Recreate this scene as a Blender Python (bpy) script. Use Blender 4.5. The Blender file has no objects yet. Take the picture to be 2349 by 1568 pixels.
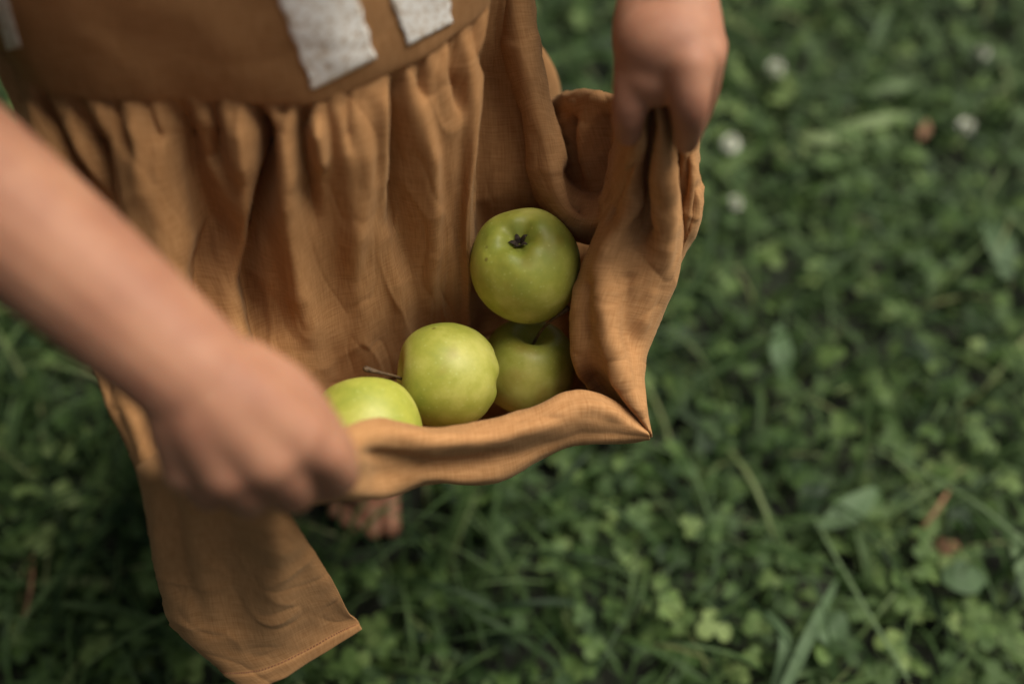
import bpy, bmesh, math, random
import numpy as np
from mathutils import Vector, Matrix, noise
from mathutils.bvhtree import BVHTree

random.seed(7)
rng = np.random.default_rng(11)
S = bpy.context.scene
COL = S.collection

# ------------------------------------------------------------------ camera, sky, sun, exposure
CAM_H, PITCH, LENS = 0.95, math.radians(55), 35.0
W0, H0 = 2349.0, 1568.0                      # measuring frame used to read positions off the photograph
FPX = LENS / 36.0 * W0
cd = bpy.data.cameras.new("camera")
cam = bpy.data.objects.new("camera", cd)
COL.objects.link(cam)
cam.location = (0, 0, CAM_H)
cam.rotation_euler = (math.radians(90) - PITCH, 0, 0)
cd.lens, cd.sensor_width = LENS, 36.0
cd.clip_start, cd.clip_end = 0.02, 200
cd.dof.use_dof = True
cd.dof.focus_distance = 0.635
cd.dof.aperture_fstop = 1.7
S.camera = cam

SUN_EL, SUN_AZ = math.radians(61), math.radians(67)     # azimuth from +Y towards +X
world = bpy.data.worlds.new("World")
S.world = world
world.use_nodes = True
nt = world.node_tree
sky = nt.nodes.new("ShaderNodeTexSky")
sky.sky_type = 'NISHITA'
sky.sun_disc = False
sky.sun_elevation, sky.sun_rotation = SUN_EL, SUN_AZ
sky.air_density, sky.dust_density = 1.0, 3.0
nt.nodes["Background"].inputs[1].default_value = 0.06
hs = nt.nodes.new("ShaderNodeHueSaturation")        # high thin cloud: a whiter sky
hs.inputs["Saturation"].default_value = 0.35
nt.links.new(sky.outputs[0], hs.inputs["Color"])
nt.links.new(hs.outputs[0], nt.nodes["Background"].inputs[0])
sd = bpy.data.lights.new("sun", 'SUN')
sd.energy, sd.angle, sd.color = 4.7, math.radians(44), (1.0, 0.94, 0.84)
sun = bpy.data.objects.new("sun", sd)
COL.objects.link(sun)
sdir = Vector((math.sin(SUN_AZ) * math.cos(SUN_EL), math.cos(SUN_AZ) * math.cos(SUN_EL), math.sin(SUN_EL)))
sun.rotation_euler = (-sdir).to_track_quat('-Z', 'Y').to_euler()
sun.location = sdir * 5
S.view_settings.view_transform = 'Standard'
S.view_settings.look = 'None'
S.view_settings.exposure = 0.38
S.cycles.use_denoising = True
S.cycles.max_bounces = 8

# ------------------------------------------------------------------ helpers
SP, CP = math.sin(PITCH), math.cos(PITCH)

def P(px, py, d):
    """pixel of the measuring frame + distance along the view axis -> world point"""
    v = (H0 / 2 - py) / FPX
    return np.array([(px - W0 / 2) / FPX * d, d * (CP + v * SP), CAM_H + d * (-SP + v * CP)])

def PZ(px, py, z):
    v = (H0 / 2 - py) / FPX
    return P(px, py, (CAM_H - z) / (SP - v * CP))

def to_px(w):
    w = np.asarray(w)
    d = w[..., 1] * CP + (CAM_H - w[..., 2]) * SP
    up = w[..., 1] * SP - (CAM_H - w[..., 2]) * CP
    return np.stack([W0 / 2 + w[..., 0] / d * FPX, H0 / 2 - up / d * FPX], -1)

def cr(pts, n, closed=False):
    """Catmull-Rom along axis 0: (K, ...) -> (n, ...)"""
    p = np.asarray(pts, float)
    K = len(p)
    if closed:
        q = np.concatenate([p[-1:], p, p[:2]])
        t = np.linspace(0, K, n, endpoint=False)
    else:
        q = np.concatenate([2 * p[:1] - p[1:2], p, 2 * p[-1:] - p[-2:-1]])
        t = np.linspace(0, K - 1, n)
    i = np.minimum(t.astype(int), (K - 1 if closed else K - 2))
    f = (t - i).reshape((-1,) + (1,) * (p.ndim - 1))
    a, b, c, d = q[i], q[i + 1], q[i + 2], q[i + 3]
    return 0.5 * (2 * b + (c - a) * f + (2 * a - 5 * b + 4 * c - d) * f ** 2 + (3 * b - a - 3 * c + d) * f ** 3)

def grid(ctrl, nr, nc):
    """control grid (R, C, 3) -> dense (nr, nc, 3)"""
    g = cr(ctrl, nr)
    return np.swapaxes(cr(np.swapaxes(g, 0, 1), nc), 0, 1)

def normals(g):
    du = np.gradient(g, axis=1)
    dv = np.gradient(g, axis=0)
    n = np.cross(du, dv)
    n /= np.linalg.norm(n, axis=-1, keepdims=True) + 1e-12
    view = np.array([0, 0, CAM_H]) - g
    s = np.sign((n * view).sum(-1, keepdims=True))
    return n * np.where(s == 0, 1, s)

def fold(g, folds):
    """press valleys (positive depth) or raise ridges (negative) along lines read off the photograph"""
    px = to_px(g)
    disp = np.zeros(g.shape[:2])
    for line, w0, w1, depth in folds:
        L = np.asarray(line, float)
        best = np.full(g.shape[:2], 1e9)
        sbest = np.zeros(g.shape[:2])
        seg = np.linalg.norm(np.diff(L, axis=0), axis=1)
        cum = np.concatenate([[0], np.cumsum(seg)]) / seg.sum()
        for k in range(len(L) - 1):
            a, b = L[k], L[k + 1]
            ab = b - a
            t = np.clip(((px - a) @ ab) / (ab @ ab), 0, 1)
            dist = np.linalg.norm(px - (a + t[..., None] * ab), axis=-1)
            m = dist < best
            best = np.where(m, dist, best)
            sbest = np.where(m, cum[k] + t * (cum[k + 1] - cum[k]), sbest)
        w = w0 + (w1 - w0) * sbest
        amp = np.clip(np.minimum(sbest / (0.12 if depth > 0 else .3) + (0.35 if depth > 0 else 0), (1 - sbest) / 0.3 + 0.1), 0, 1)
        disp += depth * amp * np.exp(-(best / w) ** 2)
    return g - normals(g) * disp[..., None]

def wrinkle(g, amp=0.0012, scale=30, seed=0, stretch=(1, 1, 1), crease=0.0011):
    n = normals(g)
    out = g.copy()
    for i in range(g.shape[0]):
        for j in range(g.shape[1]):
            p = g[i, j]
            q = Vector((p[0] * scale * stretch[0] + seed, p[1] * scale * stretch[1], p[2] * scale * stretch[2]))
            c = (1 - abs(noise.noise(q * .75 + Vector((3.1, 7.7, 1.3))))) ** 9 - .6 * (1 - abs(noise.noise(q * 1.1 + Vector((9.2, 1.7, 5.3))))) ** 11
            out[i, j] += n[i, j] * (amp * (noise.noise(q) + 0.5 * noise.noise(q * 2.3)) + crease * c)
    return out

def mesh_obj(name, verts, faces, material, parent=None, smooth=True, uvs=None):
    me = bpy.data.meshes.new(name)
    me.from_pydata([tuple(v) for v in verts], [], faces)
    if smooth:
        me.polygons.foreach_set("use_smooth", [True] * len(me.polygons))
    if uvs is not None:
        uvl = me.uv_layers.new(name="UVMap")
        idx = np.empty(len(me.loops), dtype=np.int32)
        me.loops.foreach_get("vertex_index", idx)
        uvl.data.foreach_set("uv", np.asarray(uvs)[idx].astype(np.float32).ravel())
    me.update()
    if material:
        me.materials.append(material)
    o = bpy.data.objects.new(name, me)
    COL.objects.link(o)
    if parent:
        o.parent = parent
        o.matrix_parent_inverse = parent.matrix_world.inverted()
    return o

class Cloth:
    """collects grids (sheets of cloth) into one mesh"""
    def __init__(self):
        self.v, self.f, self.uv, self.n = [], [], [], 0
    def add(self, g, closed=False):
        R, C = g.shape[:2]
        self.v.append(g.reshape(-1, 3))
        lu = np.concatenate([[0], np.cumsum(np.linalg.norm(np.diff(g, axis=1), axis=-1).mean(0))])
        lv = np.concatenate([[0], np.cumsum(np.linalg.norm(np.diff(g, axis=0), axis=-1).mean(1))])
        U, V = np.meshgrid(lu + self.n * 1e-5, lv)
        self.uv.append(np.stack([U, V], -1).reshape(-1, 2))
        i, j = np.meshgrid(np.arange(R - 1), np.arange(C - 1 if not closed else C), indexing='ij')
        j2 = (j + 1) % C
        a = self.n + i * C + j; b = self.n + i * C + j2
        c = self.n + (i + 1) * C + j2; d = self.n + (i + 1) * C + j
        self.f += np.stack([a, b, c, d], -1).reshape(-1, 4).tolist()
        self.n += R * C
    def build(self, name, material, parent=None, thick=0.0011):
        o = mesh_obj(name, np.concatenate(self.v), self.f, material, parent, uvs=np.concatenate(self.uv))
        if thick:
            m = o.modifiers.new("thickness", 'SOLIDIFY')
            m.thickness, m.offset = thick, 0
        return o

def ring_tube(centers, radii, nseg=16, ncap=5):
    """closed tapered limb: verts, faces. radii may be (r) or (rx, ry) with ry across"""
    c = np.asarray(centers, float)
    r = np.asarray(radii, float)
    t = np.gradient(c, axis=0)
    t /= np.linalg.norm(t, axis=1, keepdims=True)
    up = np.array([0, 0, 1.0]) if abs(t[0][2]) < 0.8 else np.array([0, 1.0, 0])
    rings = []
    u = np.cross(up, t[0]); u /= np.linalg.norm(u)
    frames = []
    for k in range(len(c)):
        u = u - t[k] * (u @ t[k]); u /= np.linalg.norm(u)
        frames.append((u.copy(), np.cross(t[k], u)))
    def ring(cc, rr, fr):
        a = np.linspace(0, 2 * math.pi, nseg, endpoint=False)
        return cc + rr * (np.cos(a)[:, None] * fr[0] + np.sin(a)[:, None] * fr[1])
    for k in range(ncap):
        a = math.pi / 2 * (1 - k / ncap)
        if k == 0: a = math.pi / 2 * 0.96
        rings.append(ring(c[0] - t[0] * r[0] * math.sin(a), r[0] * math.cos(a), frames[0]))
    for k in range(len(c)):
        rings.append(ring(c[k], r[k], frames[k]))
    for k in range(1, ncap + 1):
        a = math.pi / 2 * min(k / ncap, 0.96)
        rings.append(ring(c[-1] + t[-1] * r[-1] * math.sin(a), r[-1] * math.cos(a), frames[-1]))
    V = np.concatenate(rings)
    F = []
    for i in range(len(rings) - 1):
        for j in range(nseg):
            k = (j + 1) % nseg
            F.append([i * nseg + j, i * nseg + k, (i + 1) * nseg + k, (i + 1) * nseg + j])
    F.append(list(range(nseg))[::-1])
    F.append([(len(rings) - 1) * nseg + j for j in range(nseg)])
    return V, F

class Flesh:
    def __init__(self): self.v, self.f, self.n = [], [], 0
    def put(self, V, F):
        self.v.append(V); self.f += [[i + self.n for i in q] for q in F]; self.n += len(V)
    def limb(self, pts, radii, n=None):
        n = n or max(6, 5 * len(pts))
        self.put(*ring_tube(cr(pts, n), cr(np.asarray(radii, float)[:, None], n)[:, 0]))
    def blob(self, c, r, rot=None):
        u = np.linspace(0.03, math.pi - 0.03, 16); a = np.linspace(0, 2 * math.pi, 24, endpoint=False)
        V = np.stack([np.outer(np.sin(u), np.cos(a)), np.outer(np.sin(u), np.sin(a)), np.outer(np.cos(u), np.ones(24))], -1).reshape(-1, 3) * np.asarray(r)
        if rot is not None: V = V @ np.array(rot).T
        V += np.asarray(c)
        F = [[i * 24 + j, i * 24 + (j + 1) % 24, (i + 1) * 24 + (j + 1) % 24, (i + 1) * 24 + j][::-1] for i in range(15) for j in range(24)]
        F += [list(range(24)), [15 * 24 + j for j in range(24)][::-1]]
        self.put(V, F)

def tag(o, label=None, cat=None, group=None, kind=None):
    if label: o["label"] = label
    if cat: o["category"] = cat
    if group: o["group"] = group
    if kind: o["kind"] = kind
    return o

def empty(name, loc):
    o = bpy.data.objects.new(name, None)
    o.location = loc
    COL.objects.link(o)
    bpy.context.view_layer.update()
    return o

# ------------------------------------------------------------------ materials
def mat(name):
    m = bpy.data.materials.new(name)
    m.use_nodes = True
    n = m.node_tree
    return m, n, n.nodes["Principled BSDF"], n.nodes["Material Output"]

def N(n, kind, **kw):
    x = n.nodes.new(kind)
    for k, v in kw.items():
        if k.startswith("i_"):
            key = k[2:].replace("_", " ")
            x.inputs[key].default_value = v
        else:
            setattr(x, k, v)
    return x

def ramp(n, src, stops):
    r = n.nodes.new("ShaderNodeValToRGB")
    el = r.color_ramp.elements
    while len(el) < len(stops): el.new(0.5)
    for e, (p, c) in zip(el, stops):
        e.position = p; e.color = (*c, 1)
    n.links.new(src, r.inputs[0])
    return r.outputs[0]

def linen(name, c_lo, c_hi, trans=0.28):
    m, n, b, out = mat(name)
    uv = N(n, "ShaderNodeUVMap")
    mp = N(n, "ShaderNodeMapping"); mp.inputs["Scale"].default_value = (1000, 70, 1)
    mp2 = N(n, "ShaderNodeMapping"); mp2.inputs["Scale"].default_value = (70, 1000, 1)
    n.links.new(uv.outputs[0], mp.inputs[0]); n.links.new(uv.outputs[0], mp2.inputs[0])
    a = N(n, "ShaderNodeTexNoise", i_Scale=1.0, i_Detail=2.0); n.links.new(mp.outputs[0], a.inputs[0])
    c = N(n, "ShaderNodeTexNoise", i_Scale=1.0, i_Detail=2.0); n.links.new(mp2.outputs[0], c.inputs[0])
    s = N(n, "ShaderNodeMath", operation='ADD'); n.links.new(a.outputs[0], s.inputs[0]); n.links.new(c.outputs[0], s.inputs[1])
    big = N(n, "ShaderNodeTexNoise", i_Scale=14.0, i_Detail=3.0)
    tc = N(n, "ShaderNodeTexCoord"); n.links.new(tc.outputs["Object"], big.inputs[0])
    s2 = N(n, "ShaderNodeMath", operation='MULTIPLY_ADD'); n.links.new(big.outputs[0], s2.inputs[0]); s2.inputs[1].default_value = 0.35
    n.links.new(s.outputs[0], s2.inputs[2])
    colr = ramp(n, s2.outputs[0], [(0.75, c_lo), (1.0, tuple((x + y) / 2 for x, y in zip(c_lo, c_hi))), (1.0, c_hi)])
    # second ramp stop range is wide: map 0.75..1.5 with Map Range first
    mr = N(n, "ShaderNodeMapRange"); mr.inputs["From Min"].default_value = 0.85; mr.inputs["From Max"].default_value = 1.5
    n.links.new(s2.outputs[0], mr.inputs[0])
    colr = ramp(n, mr.outputs[0], [(0.0, c_lo), (1.0, c_hi)])
    n.links.new(colr, b.inputs["Base Color"])
    b.inputs["Roughness"].default_value = 0.85
    b.inputs["Specular IOR Level"].default_value = 0.06
    b.inputs["Sheen Weight"].default_value = 0.14
    b.inputs["Sheen Roughness"].default_value = 0.5
    b.inputs["Sheen Tint"].default_value = (1.0, 0.78, 0.5, 1)
    bp = N(n, "ShaderNodeBump"); bp.inputs["Strength"].default_value = 0.25; bp.inputs["Distance"].default_value = 0.0006
    n.links.new(s.outputs[0], bp.inputs["Height"])
    cre = N(n, "ShaderNodeTexNoise", noise_type='RIDGED_MULTIFRACTAL', i_Scale=13.0, i_Detail=3.0, i_Distortion=0.6)
    n.links.new(tc.outputs["Object"], cre.inputs[0])
    bp2 = N(n, "ShaderNodeBump"); bp2.inputs["Strength"].default_value = 0.30; bp2.inputs["Distance"].default_value = 0.003
    n.links.new(cre.outputs[0], bp2.inputs["Height"]); n.links.new(bp.outputs[0], bp2.inputs["Normal"])
    n.links.new(bp2.outputs[0], b.inputs["Normal"])
    tr = N(n, "ShaderNodeBsdfTranslucent"); n.links.new(colr, tr.inputs[0])
    mx = N(n, "ShaderNodeMixShader"); mx.inputs[0].default_value = trans
    n.links.new(b.outputs[0], mx.inputs[1]); n.links.new(tr.outputs[0], mx.inputs[2])
    n.links.new(mx.outputs[0], out.inputs[0])
    return m

M_linen = linen("ochre linen", (0.385, 0.185, 0.069), (0.545, 0.295, 0.126))

def skin_mat():
    m, n, b, out = mat("skin")
    tc = N(n, "ShaderNodeTexCoord")
    a = N(n, "ShaderNodeTexNoise", i_Scale=30.0, i_Detail=6.0, i_Roughness=0.6); n.links.new(tc.outputs["Object"], a.inputs[0])
    colr = ramp(n, a.outputs[0], [(0.3, (0.25, 0.108, 0.064)), (0.7, (0.355, 0.175, 0.102))])
    n.links.new(colr, b.inputs["Base Color"])
    b.inputs["Roughness"].default_value = 0.6
    b.inputs["Specular IOR Level"].default_value = 0.22
    b.inputs["Subsurface Weight"].default_value = 0.35
    b.inputs["Subsurface Radius"].default_value = (1.0, 0.35, 0.2)
    b.inputs["Subsurface Scale"].default_value = 0.006
    f = N(n, "ShaderNodeTexNoise", i_Scale=420.0, i_Detail=3.0); n.links.new(tc.outputs["Object"], f.inputs[0])
    bp = N(n, "ShaderNodeBump"); bp.inputs["Strength"].default_value = 0.12; bp.inputs["Distance"].default_value = 0.001
    n.links.new(f.outputs[0], bp.inputs["Height"]); n.links.new(bp.outputs[0], b.inputs["Normal"])
    return m
M_skin = skin_mat()

def simple(name, lo, hi, scale=60, rough=0.6, bump=0.2, detail=4):
    m, n, b, out = mat(name)
    tc = N(n, "ShaderNodeTexCoord")
    a = N(n, "ShaderNodeTexNoise", i_Scale=float(scale), i_Detail=float(detail)); n.links.new(tc.outputs["Object"], a.inputs[0])
    n.links.new(ramp(n, a.outputs[0], [(0.3, lo), (0.7, hi)]), b.inputs["Base Color"])
    b.inputs["Roughness"].default_value = rough
    if bump:
        bp = N(n, "ShaderNodeBump"); bp.inputs["Strength"].default_value = bump; bp.inputs["Distance"].default_value = 0.002
        n.links.new(a.outputs[0], bp.inputs["Height"]); n.links.new(bp.outputs[0], b.inputs["Normal"])
    return m
M_hair = simple("hair", (0.06, 0.03, 0.015), (0.16, 0.09, 0.045), 90, 0.5)
M_stitch = simple("dark thread", (0.10, 0.035, 0.012), (0.2, 0.08, 0.03), 200, 0.8)
M_stem = simple("apple stem bark", (0.035, 0.018, 0.007), (0.13, 0.075, 0.03), 500, 0.7, 0.6)
M_sepal = simple("dried sepal", (0.012, 0.008, 0.005), (0.05, 0.03, 0.016), 600, 0.8)
M_soil = simple("soil", (0.004, 0.006, 0.002), (0.012, 0.014, 0.005), 40, 0.95, 0.6, 8)
M_petal = simple("clover petals", (0.45, 0.47, 0.36), (0.75, 0.75, 0.66), 200, 0.7)
M_brown = simple("dead leaf", (0.10, 0.045, 0.02), (0.22, 0.11, 0.05), 120, 0.8)

def lace_mat():
    m, n, b, out = mat("white lace")
    uv = N(n, "ShaderNodeUVMap")
    v = N(n, "ShaderNodeTexVoronoi", i_Scale=360.0); n.links.new(uv.outputs[0], v.inputs[0])
    a = N(n, "ShaderNodeTexNoise", i_Scale=220.0, i_Detail=5.0); n.links.new(uv.outputs[0], a.inputs[0])
    s = N(n, "ShaderNodeMath", operation='MULTIPLY_ADD'); n.links.new(v.outputs[0], s.inputs[0]); s.inputs[1].default_value = 0.55
    n.links.new(a.outputs[0], s.inputs[2])
    n.links.new(ramp(n, s.outputs[0], [(0.5, (0.90, 0.88, 0.82)), (0.78, (0.84, 0.80, 0.72)), (1.02, (0.56, 0.45, 0.33))]), b.inputs["Base Color"])
    b.inputs["Roughness"].default_value = 0.9
    bp = N(n, "ShaderNodeBump"); bp.inputs["Strength"].default_value = 0.25; bp.inputs["Distance"].default_value = 0.001
    bp.invert = True
    n.links.new(s.outputs[0], bp.inputs["Height"]); n.links.new(bp.outputs[0], b.inputs["Normal"])
    return m
M_lace = lace_mat()

def apple_mat():
    m, n, b, out = mat("green apple skin")
    tc = N(n, "ShaderNodeTexCoord"); oi = N(n, "ShaderNodeObjectInfo")
    add = N(n, "ShaderNodeVectorMath", operation='ADD'); n.links.new(tc.outputs["Object"], add.inputs[0])
    n.links.new(oi.outputs["Random"], add.inputs[1])
    big = N(n, "ShaderNodeTexNoise", i_Scale=22.0, i_Detail=6.0, i_Roughness=0.62); n.links.new(add.outputs[0], big.inputs[0])
    base = ramp(n, big.outputs[0], [(0.34, (0.215, 0.25, 0.032)), (0.5, (0.32, 0.325, 0.048)), (0.64, (0.45, 0.43, 0.10))])
    # blush patches
    bl = N(n, "ShaderNodeTexNoise", i_Scale=30.0, i_Detail=2.0); n.links.new(add.outputs[0], bl.inputs[0])
    bm_ = ramp(n, bl.outputs[0], [(0.58, (0, 0, 0)), (0.72, (0.55, 0.55, 0.55))])
    mx = N(n, "ShaderNodeMix", data_type='RGBA'); n.links.new(bm_, mx.inputs[0]); n.links.new(base, mx.inputs[6]); mx.inputs[7].default_value = (0.24, 0.16, 0.02, 1)
    # lenticels: small pale dots, and a few dark specks
    v = N(n, "ShaderNodeTexVoronoi", i_Scale=230.0); n.links.new(add.outputs[0], v.inputs[0])
    dots = ramp(n, v.outputs["Distance"], [(0.0, (0.5, 0.5, 0.5)), (0.24, (0, 0, 0))])
    mx2 = N(n, "ShaderNodeMix", data_type='RGBA'); n.links.new(dots, mx2.inputs[0]); n.links.new(mx.outputs[2], mx2.inputs[6]); mx2.inputs[7].default_value = (0.46, 0.48, 0.16, 1)
    v2 = N(n, "ShaderNodeTexVoronoi", i_Scale=45.0); n.links.new(add.outputs[0], v2.inputs[0])
    spk = ramp(n, v2.outputs["Distance"], [(0.0, (0.9, 0.9, 0.9)), (0.05, (0.5, 0.5, 0.5)), (0.075, (0, 0, 0))])
    mx3 = N(n, "ShaderNodeMix", data_type='RGBA'); n.links.new(spk, mx3.inputs[0]); n.links.new(mx2.outputs[2], mx3.inputs[6]); mx3.inputs[7].default_value = (0.12, 0.08, 0.015, 1)
    n.links.new(mx3.outputs[2], b.inputs["Base Color"])
    b.inputs["Roughness"].default_value = 0.5
    b.inputs["Specular IOR Level"].default_value = 0.42
    b.inputs["Subsurface Weight"].default_value = 0.15
    b.inputs["Subsurface Radius"].default_value = (0.6, 0.8, 0.2)
    b.inputs["Subsurface Scale"].default_value = 0.004
    bp = N(n, "ShaderNodeBump"); bp.inputs["Strength"].default_value = 0.12; bp.inputs["Distance"].default_value = 0.002
    n.links.new(big.outputs[0], bp.inputs["Height"]); n.links.new(bp.outputs[0], b.inputs["Normal"])
    return m
M_apple = apple_mat()

def leaf_mat(name, stops, trans=0.3, rough=0.6):
    m, n, b, out = mat(name)
    at = N(n, "ShaderNodeAttribute", attribute_name="tint")
    tc = N(n, "ShaderNodeTexCoord")
    a = N(n, "ShaderNodeTexNoise", i_Scale=120.0, i_Detail=3.0); n.links.new(tc.outputs["Object"], a.inputs[0])
    s = N(n, "ShaderNodeMath", operation='MULTIPLY_ADD'); n.links.new(a.outputs[0], s.inputs[0]); s.inputs[1].default_value = 0.25
    n.links.new(at.outputs["Fac"], s.inputs[2])
    colr = ramp(n, s.outputs[0], stops)
    n.links.new(colr, b.inputs["Base Color"])
    b.inputs["Roughness"].default_value = rough
    b.inputs["Specular IOR Level"].default_value = 0.22
    tr = N(n, "ShaderNodeBsdfTranslucent"); n.links.new(colr, tr.inputs[0])
    mx = N(n, "ShaderNodeMixShader"); mx.inputs[0].default_value = trans
    n.links.new(b.outputs[0], mx.inputs[1]); n.links.new(tr.outputs[0], mx.inputs[2])
    n.links.new(mx.outputs[0], out.inputs[0])
    return m
M_clover = leaf_mat("clover leaf", [(0.2, (0.012, 0.028, 0.008)), (0.5, (0.044, 0.084, 0.020)), (0.78, (0.098, 0.155, 0.042)), (1.05, (0.17, 0.23, 0.075))])
M_grass = leaf_mat("grass blade", [(0.15, (0.011, 0.026, 0.008)), (0.5, (0.038, 0.072, 0.020)), (0.8, (0.075, 0.122, 0.038)), (1.0, (0.18, 0.20, 0.08))])
M_pale = leaf_mat("pale leaf", [(0.1, (0.08, 0.13, 0.06)), (0.6, (0.16, 0.22, 0.09)), (1.0, (0.25, 0.30, 0.14))])

# ------------------------------------------------------------------ ground
bm = bmesh.new()
bmesh.ops.create_grid(bm, x_segments=90, y_segments=90, size=3.0)
for v in bm.verts:
    v.co.y += 1.0
    v.co.z = 0.012 * noise.noise(v.co * 3.0) - 0.006
me = bpy.data.meshes.new("ground"); bm.to_mesh(me); bm.free()
me.materials.append(M_soil)
ground = bpy.data.objects.new("ground", me); COL.objects.link(ground)
tag(ground, kind="structure")

class Foliage:
    def __init__(self): self.V, self.F, self.T, self.n = [], [], [], 0
    def add(self, V, F, tint):
        """V (n, k, 3), F (m, 4), tint (n,)"""
        n, k = V.shape[:2]
        self.V.append(V.reshape(-1, 3))
        self.F.append((F[None] + (np.arange(n) * k)[:, None, None] + self.n).reshape(-1, 4))
        self.T.append(np.repeat(tint, k))
        self.n += n * k
    def build(self, name, material):
        V = np.concatenate(self.V).astype(np.float32); F = np.concatenate(self.F).astype(np.int32)
        me = bpy.data.meshes.new(name)
        me.vertices.add(len(V)); me.vertices.foreach_set("co", V.ravel())
        me.loops.add(F.size); me.loops.foreach_set("vertex_index", F.ravel())
        me.polygons.add(len(F)); me.polygons.foreach_set("loop_start", np.arange(len(F), dtype=np.int32) * 4)
        me.polygons.foreach_set("loop_total", np.full(len(F), 4, dtype=np.int32))
        me.polygons.foreach_set("use_smooth", np.ones(len(F), dtype=bool))
        at = me.attributes.new("tint", 'FLOAT', 'POINT'); at.data.foreach_set("value", np.concatenate(self.T).astype(np.float32))
        me.update(calc_edges=True); me.validate()
        me.materials.append(material)
        o = bpy.data.objects.new(name, me); COL.objects.link(o)
        return o

def rot_batch(az, tilt, tdir):
    """rotate by az about z, then tilt by angle towards direction tdir"""
    ca, sa = np.cos(az), np.sin(az)
    Z = np.zeros_like(az); O = np.ones_like(az)
    Rz = np.stack([np.stack([ca, -sa, Z], -1), np.stack([sa, ca, Z], -1), np.stack([Z, Z, O], -1)], -2)
    kx, ky = np.cos(tdir), np.sin(tdir)
    c, s = np.cos(tilt), np.sin(tilt)
    K = np.stack([np.stack([c + kx * kx * (1 - c), kx * ky * (1 - c), ky * s], -1),
                  np.stack([kx * ky * (1 - c), c + ky * ky * (1 - c), -kx * s], -1),
                  np.stack([-ky * s, kx * s, c], -1)], -2)
    return K @ Rz

def leaf_template(wprof, length=1.0, cup=0.15, droop=0.2, across=3):
    """a leaf lying along +x: rows along, columns across"""
    k = len(wprof)
    V = []
    for i, w in enumerate(wprof):
        x = i / (k - 1)
        for j in range(across):
            y = (j / (across - 1) - 0.5) * 2
            V.append([x * length, y * w, cup * abs(y) * w - droop * x * x])
    F = [[i * across + j, (i + 1) * across + j, (i + 1) * across + j + 1, i * across + j + 1] for i in range(k - 1) for j in range(across - 1)]
    return np.array(V, float), np.array(F)

X0, X1, Y0, Y1 = -1.45, 1.45, -0.05, 2.0
def scatter(n):
    x, y = rng.uniform(X0, X1, n), rng.uniform(Y0, Y1, n)
    k = (np.abs(x + .155) < .06) & (y > .385) & (y < .60)
    y = np.where(k, y + .25, y)                     # the feet press the lawn flat
    return x, y
def patchy(x, y, s, seed):
    return np.array([noise.noise(Vector((a * s + seed, b * s, seed * 0.37))) for a, b in zip(x, y)])

# clover: three round leaflets on a petiole
clover = Foliage()
LV, LF = leaf_template([0.05, 0.30, 0.46, 0.52, 0.46, 0.22], cup=0.22, droop=0.12, across=3)
def clovers(n, hmin, hmax, smin, smax, keep=0.0):
    x, y = scatter(n)
    m = patchy(x, y, 4.0, 3.3) + 0.35 * x + rng.uniform(-0.5, 0.5, n) > -0.38 + keep
    x, y = x[m], y[m]; n = len(x)
    h = rng.uniform(hmin, hmax, n); s = rng.uniform(smin, smax, n)
    tilt = np.abs(rng.normal(0, 0.42, n)); tdir = rng.uniform(0, 6.28, n)
    tint = np.clip(rng.normal(0.42, 0.17, n) + 0.25 * patchy(x, y, 7.0, 9.1), 0, 1)
    az = rng.uniform(0, 6.28, n)
    for q in range(3):
        R = rot_batch(az + q * 2.094 + rng.normal(0, 0.12, n), tilt, tdir)
        T = LV * np.array([1, 1, 1])
        lift = rng.normal(0.0, 0.18, n)
        V = np.einsum('nij,kj->nki', R, T)
        V = V * s[:, None, None]
        V[..., 2] += h[:, None] + lift[:, None] * np.linalg.norm(T[:, :2], axis=1)[None] * s[:, None]
        V[..., 0] += x[:, None]; V[..., 1] += y[:, None]
        clover.add(V, LF, np.clip(tint + rng.normal(0, 0.06, n), 0, 1))
clovers(9000, 0.004, 0.03, 0.008, 0.015, -0.6)
clovers(9500, 0.02, 0.06, 0.008, 0.017)
clovers(160, 0.035, 0.065, 0.014, 0.022)
co = clover.build("clover_carpet", M_clover)
tag(co, "dense carpet of three-leaved clover covering the dark lawn", "clover", kind="stuff")

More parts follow.
